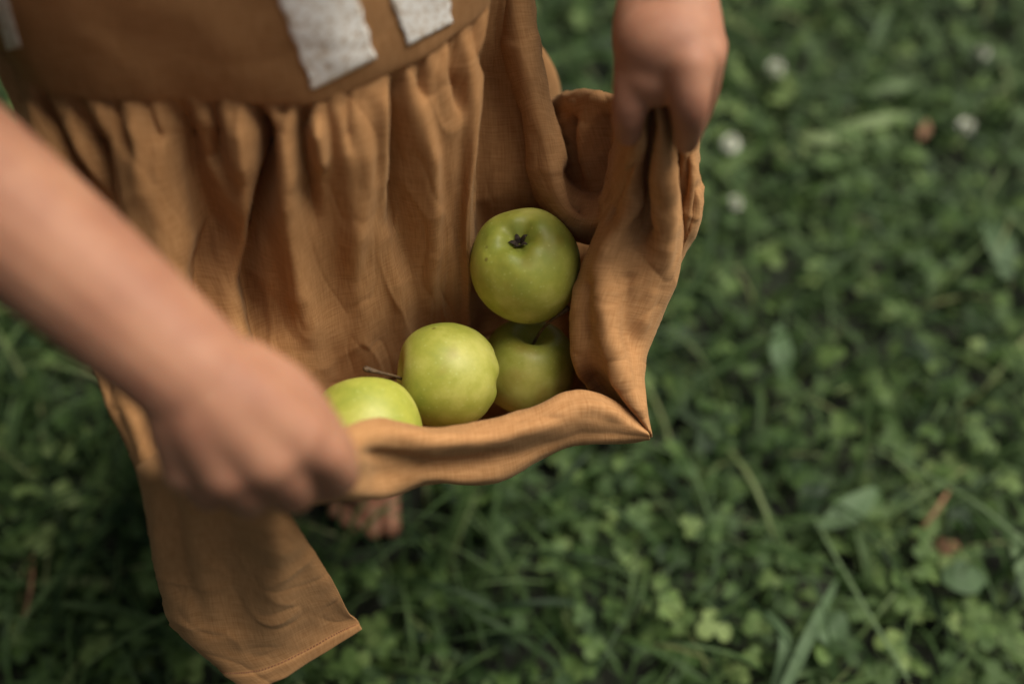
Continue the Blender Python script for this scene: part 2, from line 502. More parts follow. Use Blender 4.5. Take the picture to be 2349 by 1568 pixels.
# grass blades
grass = Foliage()
def blades(n, lmin, lmax, wmin, wmax, left=0.0, bend=(0.4, 1.6)):
    x, y = scatter(n)
    m = rng.uniform(0, 1, n) < 0.55 - left * x * 0.6
    x, y = x[m], y[m]; n = len(x)
    az = rng.uniform(0, 6.28, n); L = rng.uniform(lmin, lmax, n); w = rng.uniform(wmin, wmax, n)
    b0 = rng.uniform(0.1, 0.7, n); b1 = rng.uniform(*bend, n)
    K = 8
    pos = np.zeros((n, K, 3)); ang = b0.copy(); p = np.zeros((n, 2))
    pts = []
    for i in range(K):
        pts.append(p.copy())
        p = p + np.stack([np.sin(ang), np.cos(ang)], -1) * (L / (K - 1))[:, None]
        ang = ang + b1 / (K - 1)
    pts = np.stack(pts, 1)
    wd = w[:, None] * np.array([0.6, 0.9, 1, 1, 0.92, 0.75, 0.48, 0.06])[None]
    twist = rng.normal(0, 0.5, n)[:, None] * np.linspace(0, 1, K)[None]
    ca, sa = np.cos(az)[:, None], np.sin(az)[:, None]
    cx = x[:, None] + pts[..., 0] * ca; cy = y[:, None] + pts[..., 0] * sa; cz = np.maximum(pts[..., 1], 0.003) + 0.002
    sx, sy, sz = -sa * np.cos(twist), ca * np.cos(twist), np.sin(twist)
    V = np.stack([np.stack([cx - sx * wd, cy - sy * wd, cz - sz * wd], -1), np.stack([cx, cy, cz - 0.25 * wd], -1), np.stack([cx + sx * wd, cy + sy * wd, cz + sz * wd], -1)], 2).reshape(n, K * 3, 3)
    F = np.array([[i * 3 + j, (i + 1) * 3 + j, (i + 1) * 3 + j + 1, i * 3 + j + 1] for i in range(K - 1) for j in range(2)])
    grass.add(V, F, np.clip(rng.normal(0.4, 0.22, n), 0, 1))
blades(30000, 0.02, 0.05, 0.0009, 0.0020, 0.2)
blades(21000, 0.05, 0.12, 0.0010, 0.0024, 0.4, (0.6, 2.0))
blades(9500, 0.09, 0.20, 0.0012, 0.0030, 0.5, (0.9, 2.4))
blades(900, 0.06, 0.13, 0.004, 0.008, 0.1, (0.8, 2.2))
go = grass.build("grass", M_grass)
tag(go, "dark green uncut grass blades growing between the clover", "grass", kind="stuff")

# an unseen leaf screen, added left of the child: it keeps the sky off the left side
added_leaf_screen = Foliage()
HV, HF = leaf_template([0.06, 0.24, 0.30, 0.24, 0.05], cup=0.2, droop=0.15, across=3)
n = 14000
hx = -1.95 + .42 * rng.normal(0, .55, n); hy = rng.uniform(-1.6, 2.6, n); hz = rng.uniform(0.05, 1, n) ** 1.0 * 2.5
hz *= 1 + .15 * np.sin(hy * 5.1) * np.sin(hy * 2.3 + 1)
R = rot_batch(rng.uniform(0, 6.28, n), np.abs(rng.normal(.5, .5, n)), rng.uniform(0, 6.28, n))
V = np.einsum('nij,kj->nki', R, HV) * rng.uniform(.07, .12, n)[:, None, None] + np.stack([hx, hy, hz], -1)[:, None, :]
added_leaf_screen.add(V, HF, np.clip(rng.normal(.3, .2, n), 0, 1))
ho = added_leaf_screen.build("added_leaf_screen", M_clover)
tag(ho, "unseen tall screen of leaves added left of the lawn to block sky light", "added_leaf_screen")

# ------------------------------------------------------------------ single plants that stand out of the lawn
def ground_pt(px, py, h=0.0):
    return PZ(px, py, h)

def flower_head(loc, r):
    V, F = [], []
    bmh = bmesh.new()
    for k in range(46):
        t = (k + 0.5) / 46
        ph = math.acos(1 - 1.75 * t); th = k * 2.39996
        dv = Vector((math.sin(ph) * math.cos(th), math.sin(ph) * math.sin(th), math.cos(ph)))
        side = dv.cross(Vector((0, 0, 1)))
        side = side.normalized() if side.length > 1e-3 else Vector((1, 0, 0))
        up = side.cross(dv)
        a = [bmh.verts.new(dv * r * 0.35 + side * s * r * 0.10) for s in (-1, 1)]
        b = [bmh.verts.new(dv * r * 0.82 + side * s * r * 0.17 + up * r * 0.12) for s in (1, -1)]
        c = bmh.verts.new(dv * r * (1.0 + 0.08 * random.random()) + up * r * 0.2)
        bmh.faces.new([a[0], a[1], b[0], b[1]]); bmh.faces.new([b[1], b[0], c])
    m = bpy.data.meshes.new("flower_head"); bmh.to_mesh(m); bmh.free(); m.materials.append(M_petal)
    return m

def clover_flower(px, py, h, r, label):
    top = ground_pt(px, py, h)
    root = empty("clover_flower", (top[0], top[1] + 0.01, 0))
    hd = bpy.data.objects.new("flower_head", flower_head(top, r)); COL.objects.link(hd)
    hd.parent = root; hd.location = (0, -0.01, h); hd.rotation_euler = (random.uniform(-.4, .4), random.uniform(-.4, .4), random.random() * 6)
    V, F = ring_tube(cr([[0, 0, 0], [0.003, -0.003, h * 0.5], [0, -0.01, h - r * .5]], 8), np.full(8, 0.0009), 6, 2)
    st = mesh_obj("stalk", V, F, M_grass); st.parent = root
    tag(root, label, "flower", "white clover flowers in the grass")

clover_flower(1675, 330, 0.055, 0.0125, "round white clover flower nearest to the hand at right, low beside the dress")
clover_flower(1780, 158, 0.06, 0.0125, "white clover flower above and left of the two pale bent leaves")
clover_flower(2215, 290, 0.05, 0.011, "white clover flower to the right of the small brown leaf")
clover_flower(2252, 122, 0.045, 0.011, "half hidden white clover flower in the dark grass of the upper right corner")
clover_flower(1690, 465, 0.04, 0.010, "greenish faded clover flower just below the white one beside the hand")

def strap_leaf(name, pts, widths, label, cat, material=M_pale, tint=0.5, group=None, cup=0.25):
    """a single long leaf through ground points (px, py, height)"""
    c = cr([ground_pt(*p) for p in pts], 26)
    w = cr(np.asarray(widths, float)[:, None], 26)[:, 0]
    t = np.gradient(c, axis=0); t /= np.linalg.norm(t, axis=1, keepdims=True)
    s = np.cross(t, [0, 0, 1.0]); s /= np.linalg.norm(s, axis=1, keepdims=True) + 1e-9
    n = np.cross(s, t)
    g = np.stack([c + s * w[:, None] * y + n * (cup * abs(y) - 0.04 * math.cos(y * 9)) * w[:, None] for y in np.linspace(-1, 1, 9)], 1)
    R, C = g.shape[:2]
    F = [[i * C + j, i * C + j + 1, (i + 1) * C + j + 1, (i + 1) * C + j] for i in range(R - 1) for j in range(C - 1)]
    o = mesh_obj(name, g.reshape(-1, 3), F, material)
    at = o.data.attributes.new("tint", 'FLOAT', 'POINT'); at.data.foreach_set("value", np.full(R * C, tint, dtype=np.float32))
    m = o.modifiers.new("thickness", 'SOLIDIFY'); m.thickness = 0.0006
    tag(o, label, cat, group)
    return o

strap_leaf("bent_leaf", [(1800, 290, .04), (1860, 318, .05), (1920, 322, .052), (1980, 355, .04)], [.003, .009, .010, .003], "pale yellow-green bent leaf, the lower of the two lying crosswise in the grass", "leaf", tint=0.55)
strap_leaf("bent_leaf", [(1905, 305, .04), (1960, 292, .05), (2030, 278, .055), (2085, 262, .05)], [.003, .009, .010, .004], "pale yellow-green straight leaf, the upper of the two lying crosswise in the grass", "leaf", tint=0.5)
strap_leaf("bent_leaf", [(1960, 215, .04), (2040, 205, .05), (2120, 185, .05)], [.003, .010, .004], "duller grey-green leaf lying above the pale leaves in the grass", "leaf", tint=0.2)
strap_leaf("bent_leaf", [(2040, 20, .06), (2010, 90, .05), (1985, 150, .03)], [.002, .006, .004], "narrow upright grass leaf near the top edge of the lawn", "leaf", tint=0.05)
strap_leaf("grass_stalk", [(1860, 1170, .05), (1925, 1290, .07), (1990, 1400, .085), (2085, 1560, .10)], [.0012, .0014, .0014, .001], "thin pale grass stalk slanting down to the bottom edge at right", "grass stalk", tint=0.15)
strap_leaf("grass_stalk", [(1990, 1020, .05), (2130, 1090, .07), (2250, 1160, .085), (2370, 1260, .09)], [.0012, .0014, .0014, .001], "thin pale grass stalk running to the right edge of the lawn", "grass stalk", tint=0.15)
strap_leaf("grass_stalk", [(2180, 1120, .04), (2140, 1180, .05), (2090, 1240, .03)], [.0014, .0016, .001], "short straw coloured stalk lying below the stalk that runs to the right edge", "grass stalk", material=M_brown, tint=0.4)
strap_leaf("grass_stalk", [(75, 1270, .05), (70, 1350, .06), (55, 1420, .05)], [.0012, .0015, .001], "dry reddish stalk among dark grass in the lower left corner", "grass stalk", material=M_brown, tint=0.4)
strap_leaf("broad_leaf", [(1870, 1420, .045), (1905, 1440, .055), (1935, 1480, .045)], [.006, .018, .005], "round grey-green leaf beside the thin stalk at the bottom right", "leaf", material=M_pale, tint=-0.05)
strap_leaf("broad_leaf", [(2160, 1320, .05), (2205, 1325, .055), (2260, 1330, .045)], [.006, .017, .006], "flat oval grey-green leaf right of the thin stalk", "leaf", material=M_pale, tint=-0.05)
strap_leaf("broad_leaf", [(1870, 1215, .05), (1950, 1170, .055), (2010, 1120, .05)], [.003, .013, .004], "long pointed green leaf where the two thin stalks begin", "leaf", material=M_pale, tint=0.0)
strap_leaf("broad_leaf", [(1790, 745, .05), (1790, 810, .065), (1800, 870, .05)], [.004, .012, .003], "upright blue-green leaf right of the skirt corner", "leaf", material=M_pale, tint=-0.05)
strap_leaf("broad_leaf", [(2330, 1220, .05), (2345, 1290, .06), (2360, 1370, .05)], [.004, .010, .004], "pale leaf cut by the right edge of the picture", "leaf", material=M_pale, tint=0.1)
strap_leaf("broad_leaf", [(1760, 1400, .05), (1800, 1470, .075), (1770, 1600, .06)], [.002, .005, .003], "arched green grass leaf left of the round grey-green leaf", "leaf", material=M_pale, tint=-0.1)
strap_leaf("broad_leaf", [(1920, 1330, .06), (1860, 1450, .085), (1790, 1600, .08)], [.002, .005, .004], "long grey-green leaf crossing under the round leaf to the bottom edge", "leaf", material=M_pale, tint=-0.02)
strap_leaf("broad_leaf", [(2250, 480, .04), (2290, 560, .06), (2310, 640, .05)], [.005, .016, .006], "dull blue-green dock leaf at the right among dark clover", "leaf", material=M_pale, tint=-0.15)
strap_leaf("dead_leaf", [(2112, 320, .045), (2122, 300, .05), (2128, 278, .045)], [.002, .006, .002], "small curled brown leaf beyond the pale leaves", "leaf", material=M_brown, tint=0.4)
strap_leaf("dead_leaf", [(2120, 1240, .02), (2160, 1255, .025), (2200, 1250, .02)], [.003, .009, .003], "reddish dead leaf low between the two thin stalks", "leaf", material=M_brown, tint=0.4)

# ------------------------------------------------------------------ the child: body
person = empty("person", (-0.13, 0.52, 0))
tag(person, "barefoot child in ochre linen dress gathering up the skirt with both hands", "child")

fl = Flesh()
# torso, neck, head
fl.limb([(-.135, .52, .47), (-.135, .515, .56), (-.135, .51, .66), (-.135, .51, .75), (-.135, .515, .80)], [.085, .085, .083, .080, .055])
fl.limb([(-.20, .515, .50), (-.205, .515, .60), (-.205, .51, .70), (-.215, .505, .785)], [.06, .058, .058, .036])
fl.limb([(-.09, .535, .50), (-.085, .53, .60), (-.075, .525, .70), (-.05, .525, .785)], [.045, .045, .05, .036])
fl.limb([(-.14, .515, .78), (-.145, .505, .86), (-.15, .49, .90)], [.034, .030, .030])
fl.blob((-.15, .475, .975), (.066, .080, .088))
fl.limb([(-.15, .44, .935), (-.15, .425, .92)], [.045, .036])
fl.limb([(-.15, .395, .975), (-.15, .385, .958)], [.008, .010])       # nose
fl.limb([(-.166, .396, .932), (-.15, .391, .932), (-.134, .396, .932)], [.006, .008, .006])
for s in (-1, 1):
    fl.blob((-.15 + s * .067, .485, .968), (.010, .018, .024))
    fl.limb([(-.15 + s * .040, .405, .990), (-.15 + s * .018, .399, .990)], [.009, .009])
# right arm (left in the picture)
rsh, rel = np.array([-.262, .495, .785]), np.array([-.292, .345, .668])
wr = P(452, 866, .432)
fl.limb([rsh, (rsh + rel) / 2, rel], [.040, .037, .0345])
fl.limb([rel, P(-40, 440, .428), P(86, 549, .429), P(270, 705, .431), wr], [.0345, .0330, .0318, .0292, .0265])
# right hand: metacarpals, fingers, thumb
mc = {'i': P(684, 1000, .437), 'm': P(612, 1045, .432), 'r': P(522, 1068, .433), 'k': P(438, 1060, .443)}
for k, r0 in (('i', .0150), ('m', .0155), ('r', .0150), ('k', .0140)):
    fl.limb([wr, wr * .5 + mc[k] * .5 + np.array([0, 0, .003]), mc[k]], [.0225, .0205, r0])
fl.limb([mc['i'], P(756, 1046, .446), P(778, 1098, .466), P(710, 1118, .488)], [.0138, .0102, .0088, .0078])
fl.limb([mc['m'], P(660, 1098, .445), P(676, 1136, .468), P(630, 1130, .492)], [.0142, .0108, .0092, .0080])
fl.limb([mc['r'], P(562, 1118, .445), P(574, 1146, .468), P(540, 1140, .494)], [.0140, .0104, .0090, .0078])
fl.limb([mc['k'], P(468, 1112, .455), P(480, 1136, .475), P(450, 1120, .498)], [.0128, .0094, .0080, .0070])
fl.limb([P(560, 870, .440), P(655, 908, .444), P(724, 970, .450), P(776, 1036, .458)], [.0185, .0145, .0108, .0088])
# left arm (right in the picture)
lsh, lel = np.array([-.008, .525, .785]), np.array([.112, .605, .652])
wl = P(1525, -35, .537)
fl.limb([lsh, (lsh + lel) / 2, lel], [.040, .037, .033])
fl.limb([lel, wl * .5 + lel * .5, wl], [.033, .030, .0245])
ml = {'i': P(1578, 158, .507), 'm': P(1612, 132, .512), 'r': P(1620, 112, .530), 'k': P(1612, 105, .552)}
for k, r0 in (('i', .0135), ('m', .0122), ('r', .0120), ('k', .0115)):
    fl.limb([wl, wl * .5 + ml[k] * .5, ml[k]], [.0245, .0205, r0])
fl.limb([wl, P(1490, 70, .530), P(1478, 150, .525)], [.0240, .0205, .0160])
fl.blob(P(1532, 100, .519), (.028, .026, .022))
fl.blob(P(1522, 140, .517), (.023, .016, .016))
fl.blob(P(1508, 185, .519), (.019, .013, .014))
fl.limb([ml['i'], P(1582, 240, .510), P(1580, 292, .526), P(1574, 324, .540)], [.0138, .0106, .0088, .0074])
fl.limb([ml['m'], P(1606, 218, .530), P(1588, 285, .560), P(1560, 300, .570)], [.0122, .0098, .0080, .0068])
fl.limb([ml['r'], P(1612, 200, .556), P(1585, 262, .585), P(1560, 270, .588)], [.0118, .0092, .0075, .0066])
fl.limb([ml['k'], P(1604, 180, .582), P(1580, 228, .602), P(1556, 232, .604)], [.0108, .0080, .0070, .0062])
fl.limb([P(1490, 60, .530), P(1464, 160, .524), P(1444, 250, .528), P(1439, 306, .541)], [.0190, .0135, .0100, .0078])
# legs and feet
for hx, kx, ax, ty in ((-.195, -.182, -.155, .430), (-.075, -.07, -.065, .50)):
    fl.limb([(hx * .7 - .04, .535, .50), (hx, .53, .40), (kx, .52, .275)], [.058, .054, .043])
    fl.limb([(kx, .515, .275), (kx * .5 + ax * .5, .535, .18), (ax, .545, .06)], [.042, .043, .028])
    fl.limb([(ax, .56, .028), (ax, .535, .045), (ax + .003, ty + .04, .028), (ax + .005, ty + .018, .018)], [.024, .026, .022, .015])
    for q, (dx, dy, r) in enumerate(((.030, 0.0, .0105), (.013, -.004, .0085), (-.001, .0, .008), (-.014, .008, .0078), (-.026, .018, .0072))):
        fl.limb([(ax + dx * .8, ty + .045, .020), (ax + dx, ty + .012 + dy, .016), (ax + dx * 1.05, ty - .004 + dy, .013)], [.013, r, r])
raw = mesh_obj("body_raw", np.concatenate(fl.v), fl.f, None)
m = raw.modifiers.new("union", 'REMESH'); m.mode = 'VOXEL'; m.voxel_size = 0.002
m = raw.modifiers.new("soften", 'SMOOTH'); m.factor = 0.6; m.iterations = 8
dg = bpy.context.evaluated_depsgraph_get()
me = bpy.data.meshes.new_from_object(raw.evaluated_get(dg))
bpy.data.objects.remove(raw)
me.name = "body"
me.materials.clear(); me.materials.append(M_skin)
me.polygons.foreach_set("use_smooth", [True] * len(me.polygons))
body = bpy.data.objects.new("body", me); COL.objects.link(body)
body.parent = person; body.matrix_parent_inverse = person.matrix_world.inverted()

# hair: a cap of shoulder-length strands, above the picture
hv = Cloth()
ths = np.linspace(-2.45, 2.45, 60)
rows = []
for t in np.linspace(0, 1, 14):
    ring = []
    for a in ths:
        ph = min(t * 1.9, 1.0) * math.pi / 2
        lo = max(0, t - 0.55) * 0.30
        rr = math.sin(ph) * (1.04 + 0.03 * math.sin(a * 23))
        ring.append((-.15 + .074 * rr * math.sin(a), .480 + .090 * rr * math.cos(a), .985 + .092 * math.cos(ph) - lo))
    rows.append(ring)
hv.add(np.array(rows)); hv.build("hair", M_hair, person, 0.004)

# ------------------------------------------------------------------ the dress
seam = [(-.292, .50), (-.283, .45), (-.259, .420), (-.221, .406), (-.164, .403), (-.103, .405), (-.073, .421), (-.035, .455), (-.012, .489), (.002, .53), (-.02, .585), (-.08, .612), (-.15, .617), (-.22, .603), (-.272, .56)]
sm = np.array([(x, y, .6) for x, y in seam])
mid = np.array([-.145, .51, 0])
bod = Cloth()
rows = []
for z, k, dy in ((.594, .993, 0), (.602, .998, 0), (.63, .999, 0), (.68, .98, 0), (.74, .96, 0), (.79, .93, 0)):
    q = (sm - [mid[0], mid[1], 0]) * [k, k, 1] + [mid[0], mid[1], 0]
    q[:, 2] = z; rows.append(q)
rows.append(np.array([[mid[0] + (x - mid[0]) * .55, .51 + (y - .51) * .6, .835] for x, y, z in rows[-1]]))
g = np.swapaxes(cr(np.swapaxes(np.array(rows), 0, 1), 150, closed=True), 0, 1)
g = cr(g, 70)
gb = wrinkle(np.concatenate([g, g[:, :1]], 1), 0.0030, 18, 5, (1, 1, .8), .0010)
bod.add(gb)
# short puffed sleeves above the picture
for a, b in ((rsh, rel), (lsh, lel)):
    ax = (b - a) / np.linalg.norm(b - a)
    u = np.cross(ax, [0, 0, 1.0]); u /= np.linalg.norm(u); w = np.cross(ax, u)
    an = np.linspace(0, 2 * math.pi, 49)
    bod.add(np.array([[a + ax * L + (r + .002 * math.sin(q * 11)) * (math.cos(q) * u + math.sin(q) * w) for q in an] for L, r in ((-.03, .045), (.0, .056), (.03, .060), (.06, .058), (.075, .046), (.085, .050))]))
bodice = bod.build("bodice", M_linen, person)

def seam_at(px):
    """front of the waist seam under a pixel column"""
    c = cr(sm, 900, closed=True)[40:520]
    p = to_px(c)
    i = np.argmin(np.abs(p[:, 0] - px))
    return c[i]

sk = Cloth()
# front panel: hangs from the seam; the left part is drawn towards the right hand
cols = [(-60, (322, 1092, .555), (185, 760, .568)), (30, (350, 1105, .548), (240, 800, .56)), (120, (410, 1100, .545), (300, 800, .565)), (220, (480, 1080, .550), (370, 760, .570)),
        (340, (560, 1030, .575), (470, 720, .590)), (460, (640, 975, .615), (560, 690, .605)), (580, (700, 930, .655), (640, 650, .612)),
        (720, (775, 925, .694), (740, 620, .612)), (800, (862, 885, .706), (820, 590, .614)), (870, (932, 845, .716), (900, 560, .620)),
        (950, (995, 800, .716), (972, 520, .624)), (1045, (1045, 765, .704), (1035, 480, .622)), (1118, (1077, 765, .705), (1076, 480, .620))]
ctrl = []
for sx, bot, mdl in cols:
    top = seam_at(sx)
    b, m_ = P(*bot), P(*mdl)
    q1 = top * .72 + m_ * .28 + np.array([0, -.006, 0])
    ctrl.append([top + np.array([0, .003, .003]), top + np.array([0, .000, -.008]), q1, m_, m_ * .5 + b * .5 + np.array([0, -.003, 0]), b])
ctrl = np.swapaxes(np.array(ctrl), 0, 1)
g = grid(ctrl, 190, 330)
base_g = g.copy()
g = fold(g, [
    ([(60, 170), (100, 320), (170, 470), (240, 600)], 26, 36, .024),
    ([(150, 195), (200, 330), (225, 450), (265, 600)], 26, 40, .028),
    ([(255, 215), (275, 290), (300, 370)], 16, 16, .010),
    ([(400, 212), (420, 300), (450, 430), (500, 560), (490, 700), (500, 800)], 28, 48, .032),
    ([(330, 215), (345, 270), (370, 340)], 12, 12, .008),
    ([(485, 215), (490, 300), (500, 390), (545, 460)], 18, 24, .015),
    ([(575, 218), (610, 310), (618, 400), (595, 520), (592, 660), (630, 800), (660, 900)], 16, 28, .030),
    ([(640, 220), (648, 245), (650, 270)], 12, 12, .008),
    ([(700, 235), (688, 320), (705, 430), (725, 530)], 16, 22, .014),
    ([(800, 190), (798, 280), (800, 350)], 12, 14, .006),
    ([(917, 150), (918, 260), (920, 380), (915, 520), (935, 650)], 16, 32, .018),
    ([(965, 115), (972, 180), (975, 240)], 12, 12, .008),
    ([(1040, 60), (1045, 160), (1060, 260)], 14, 12, .012),
    ([(1085, 20), (1100, 120), (1140, 230)], 10, 10, .006),
    # ridges
    ([(545, 250), (560, 330), (570, 420)], 18, 20, -.006),
    ([(660, 300), (650, 480), (680, 640), (700, 800)], 30, 40, -.010),
    ([(722, 260), (735, 330), (740, 400)], 16, 16, -.008),
    ([(830, 230), (840, 420), (800, 640)], 26, 30, -.006),
    ([(960, 200), (985, 360), (1000, 560), (985, 720)], 20, 24, -.008),
    ([(1078, 60), (1078, 300), (1078, 600)], 14, 14, -.006),
])
uu = np.linspace(0, 1, g.shape[1])[None, :]
def pleats(u, k, ph): 
    q = np.sin(2 * math.pi * k * u + ph + 1.1 * np.sin(2 * math.pi * 2.3 * u + ph) )
    return np.sign(q) * np.abs(q) ** 1.0
t_ = np.linspace(0, 1, g.shape[0])[:, None]
amp = np.interp(t_, [0, .18, .38, .7, 1], [.0, .0020, .0040, .0045, .001]) * np.interp(uu, [0, .08, .2, .5, .75, 1], [.2, .4, 1.1, 1.0, .7, .4])
g = g + normals(base_g) * (amp * (.6 * pleats(uu, 11, .4) + .4 * pleats(uu, 17, 2.0) * np.exp(-t_ * 2)))[..., None]
nn = normals(base_g)
gath = np.zeros(g.shape[:2])
pxs = to_px(g)[..., 0]
tt = np.linspace(0, 1, g.shape[0])[:, None]
gath = (.0016 * np.sin(pxs / 8.0 + 2.1 * np.sin(pxs / 41.0)) * np.exp(-((tt - .25) / .06) ** 2) + .0018 * np.sin(pxs / 14.0 + 1.7 * np.sin(pxs / 57.0)) * np.exp(-((tt - .33) / .10) ** 2))
g = g + nn * gath[..., None]
g = base_g + (g - base_g) * np.clip((tt - .13) / .20, 0, 1)[..., None]
g = wrinkle(g, 0.0012, 34, 1, (1.5, 1, .45), .0012)
sk.add(g)
front_right_edge = g[:, -1]

# the fold's return and the recessed panel behind it, to the left of the hanging swag
rec = [[(1118, -25, .567), (1126, -25, .580), (1128, -25, .598), (1145, -30, .602), (1165, -35, .604), (1185, -40, .620)],
       [(1090, 90, .575), (1102, 90, .596), (1100, 90, .622), (1130, 85, .628), (1165, 80, .626), (1195, 70, .640)],
       [(1078, 200, .592), (1090, 200, .615), (1086, 200, .648), (1130, 200, .652), (1185, 200, .648), (1205, 200, .665)],
       [(1078, 330, .603), (1089, 330, .625), (1086, 330, .662), (1135, 335, .664), (1205, 330, .660), (1240, 330, .676)],
       [(1077, 440, .614), (1087, 440, .636), (1086, 440, .676), (1140, 440, .674), (1214, 440, .672), (1260, 450, .690)],
       [(1077, 560, .640), (1086, 560, .655), (1100, 560, .700), (1150, 560, .702), (1230, 540, .702), (1290, 540, .705)],
       [(1077, 765, .705), (1086, 770, .712), (1110, 770, .730), (1160, 760, .735), (1230, 740, .735), (1300, 700, .730)]]
g = grid(np.array([[P(*q) for q in r] for r in rec]), 110, 110)
g[:, 0] = cr(front_right_edge, 110)
g = wrinkle(g, 0.0010, 26, 2)
sk.add(g)

# swag: from the body's side down past the apple and up to the left hand
sw = [  # (outer lower edge, under crest, crest, far edge, tucked behind)
    [(1120, -60, .640), (1128, -60, .612), (1170, -60, .600), (1212, -60, .612), (1218, -60, .650)],
    [(1138, 20, .650), (1142, 20, .622), (1180, 20, .610), (1219, 20, .622), (1224, 20, .660)],
    [(1148, 120, .655), (1155, 120, .630), (1200, 120, .618), (1236, 115, .632), (1238, 115, .670)],
    [(1185, 230, .662), (1192, 230, .638), (1225, 215, .626), (1258, 230, .640), (1262, 235, .680)],
    [(1204, 320, .668), (1211, 320, .642), (1248, 320, .630), (1281, 320, .645), (1288, 320, .685)],
    [(1212, 400, .675), (1219, 400, .648), (1268, 410, .632), (1302, 400, .648), (1312, 395, .690)],
    [(1240, 470, .672), (1252, 462, .646), (1296, 468, .632), (1322, 440, .646), (1330, 425, .690)],
    [(1300, 535, .668), (1308, 520, .640), (1325, 490, .628), (1345, 455, .642), (1350, 430, .690)],
    [(1360, 560, .665), (1362, 532, .636), (1368, 500, .622), (1375, 460, .636), (1378, 430, .680)],
    [(1420, 530, .640), (1412, 505, .615), (1402, 470, .604), (1396, 430, .615), (1392, 400, .660)],
    [(1460, 450, .605), (1448, 430, .585), (1432, 400, .580), (1412, 370, .592), (1402, 350, .640)],
    [(1480, 370, .570), (1468, 350, .560), (1455, 330, .558), (1438, 310, .568), (1420, 290, .600)],
    [(1496, 270, .556), (1490, 255, .550), (1482, 240, .549), (1472, 228, .552), (1460, 218, .564)],
]
g = grid(np.array([[P(*q) for q in r] for r in sw]), 170, 60)
g = fold(g, [([(1190, 240), (1235, 330), (1262, 400)], 14, 14, .001), ([(1300, 380), (1318, 450), (1345, 500)], 10, 12, .006)])
g = wrinkle(g, 0.0010, 34, 3)
sk.add(g)

# far wall inside the swag, with a rolled rim; the skirt's side lifted by the left hand
fw = [[(1235, 215, .735), (1270, 232, .730), (1330, 222, .715), (1400, 232, .690), (1450, 245, .650), (1500, 255, .600)],
      [(1240, 208, .715), (1262, 226, .705), (1300, 213, .690), (1345, 206, .675), (1415, 220, .645), (1490, 238, .575)],
      [(1248, 235, .702), (1268, 246, .692), (1302, 236, .676), (1350, 226, .660), (1420, 238, .632), (1492, 250, .568)],
      [(1262, 290, .692), (1285, 300, .692), (1315, 300, .680), (1360, 290, .662), (1420, 290, .640), (1485, 285, .590)],
      [(1280, 370, .694), (1300, 370, .690), (1335, 370, .676), (1370, 365, .662), (1420, 360, .645), (1480, 340, .615)],
      [(1300, 440, .696), (1325, 450, .688), (1348, 450, .674), (1380, 445, .664), (1420, 430, .650), (1470, 400, .630)],
      [(1325, 520, .704), (1345, 530, .692), (1365, 530, .682), (1395, 520, .674), (1430, 500, .662), (1470, 470, .645)]]
g = grid(np.array([[P(*q) for q in r] for r in fw]), 110, 110)
g = fold(g, [([(1318, 275), (1325, 340), (1332, 430)], 9, 12, .010), ([(1290, 260), (1300, 330)], 14, 14, -.004),
             ([(1350, 240), (1345, 330), (1352, 420)], 18, 18, -.006), ([(1395, 260), (1385, 350), (1380, 440)], 14, 14, .008)])
g = wrinkle(g, 0.0010, 34, 4)
sk.add(g)

# back of the skirt, falling behind the body
bk = []
for x, y in ((-.292, .47), (-.296, .52), (-.272, .565), (-.22, .605), (-.15, .617), (-.08, .612), (-.025, .588), (-.012, .56)):
    col_ = []
    for z, k in ((.6, 1.0), (.585, 1.04), (.53, 1.07), (.505, 1.11), (.475, 1.24), (.44, 1.33), (.38, 1.38), (.335, 1.42)):
        k = 1 + (k - 1) * (.35 if x < -.28 else 1)
        col_.append((mid[0] + (x - mid[0]) * k, mid[1] + (y - mid[1]) * k, z))
    bk.append(col_)
bk.insert(0, [tuple(p) for p in cr([seam_at(-60), P(185, 760, .568), P(322, 1092, .555)], 8)])
g = grid(np.swapaxes(np.array(bk), 0, 1), 70, 220)
cc = np.linspace(0, 1, 220)[None, :]; tt = np.linspace(0, 1, 70)[:, None]
rad = g - np.array([mid[0], mid[1], 0]); rad[..., 2] = 0
g = g + rad * (.05 * np.sin(cc * 62 + np.sin(cc * 17)) * np.minimum(1, tt * 3) * np.clip(cc * 8 - .6, 0, 1))[..., None]
sk.add(g)

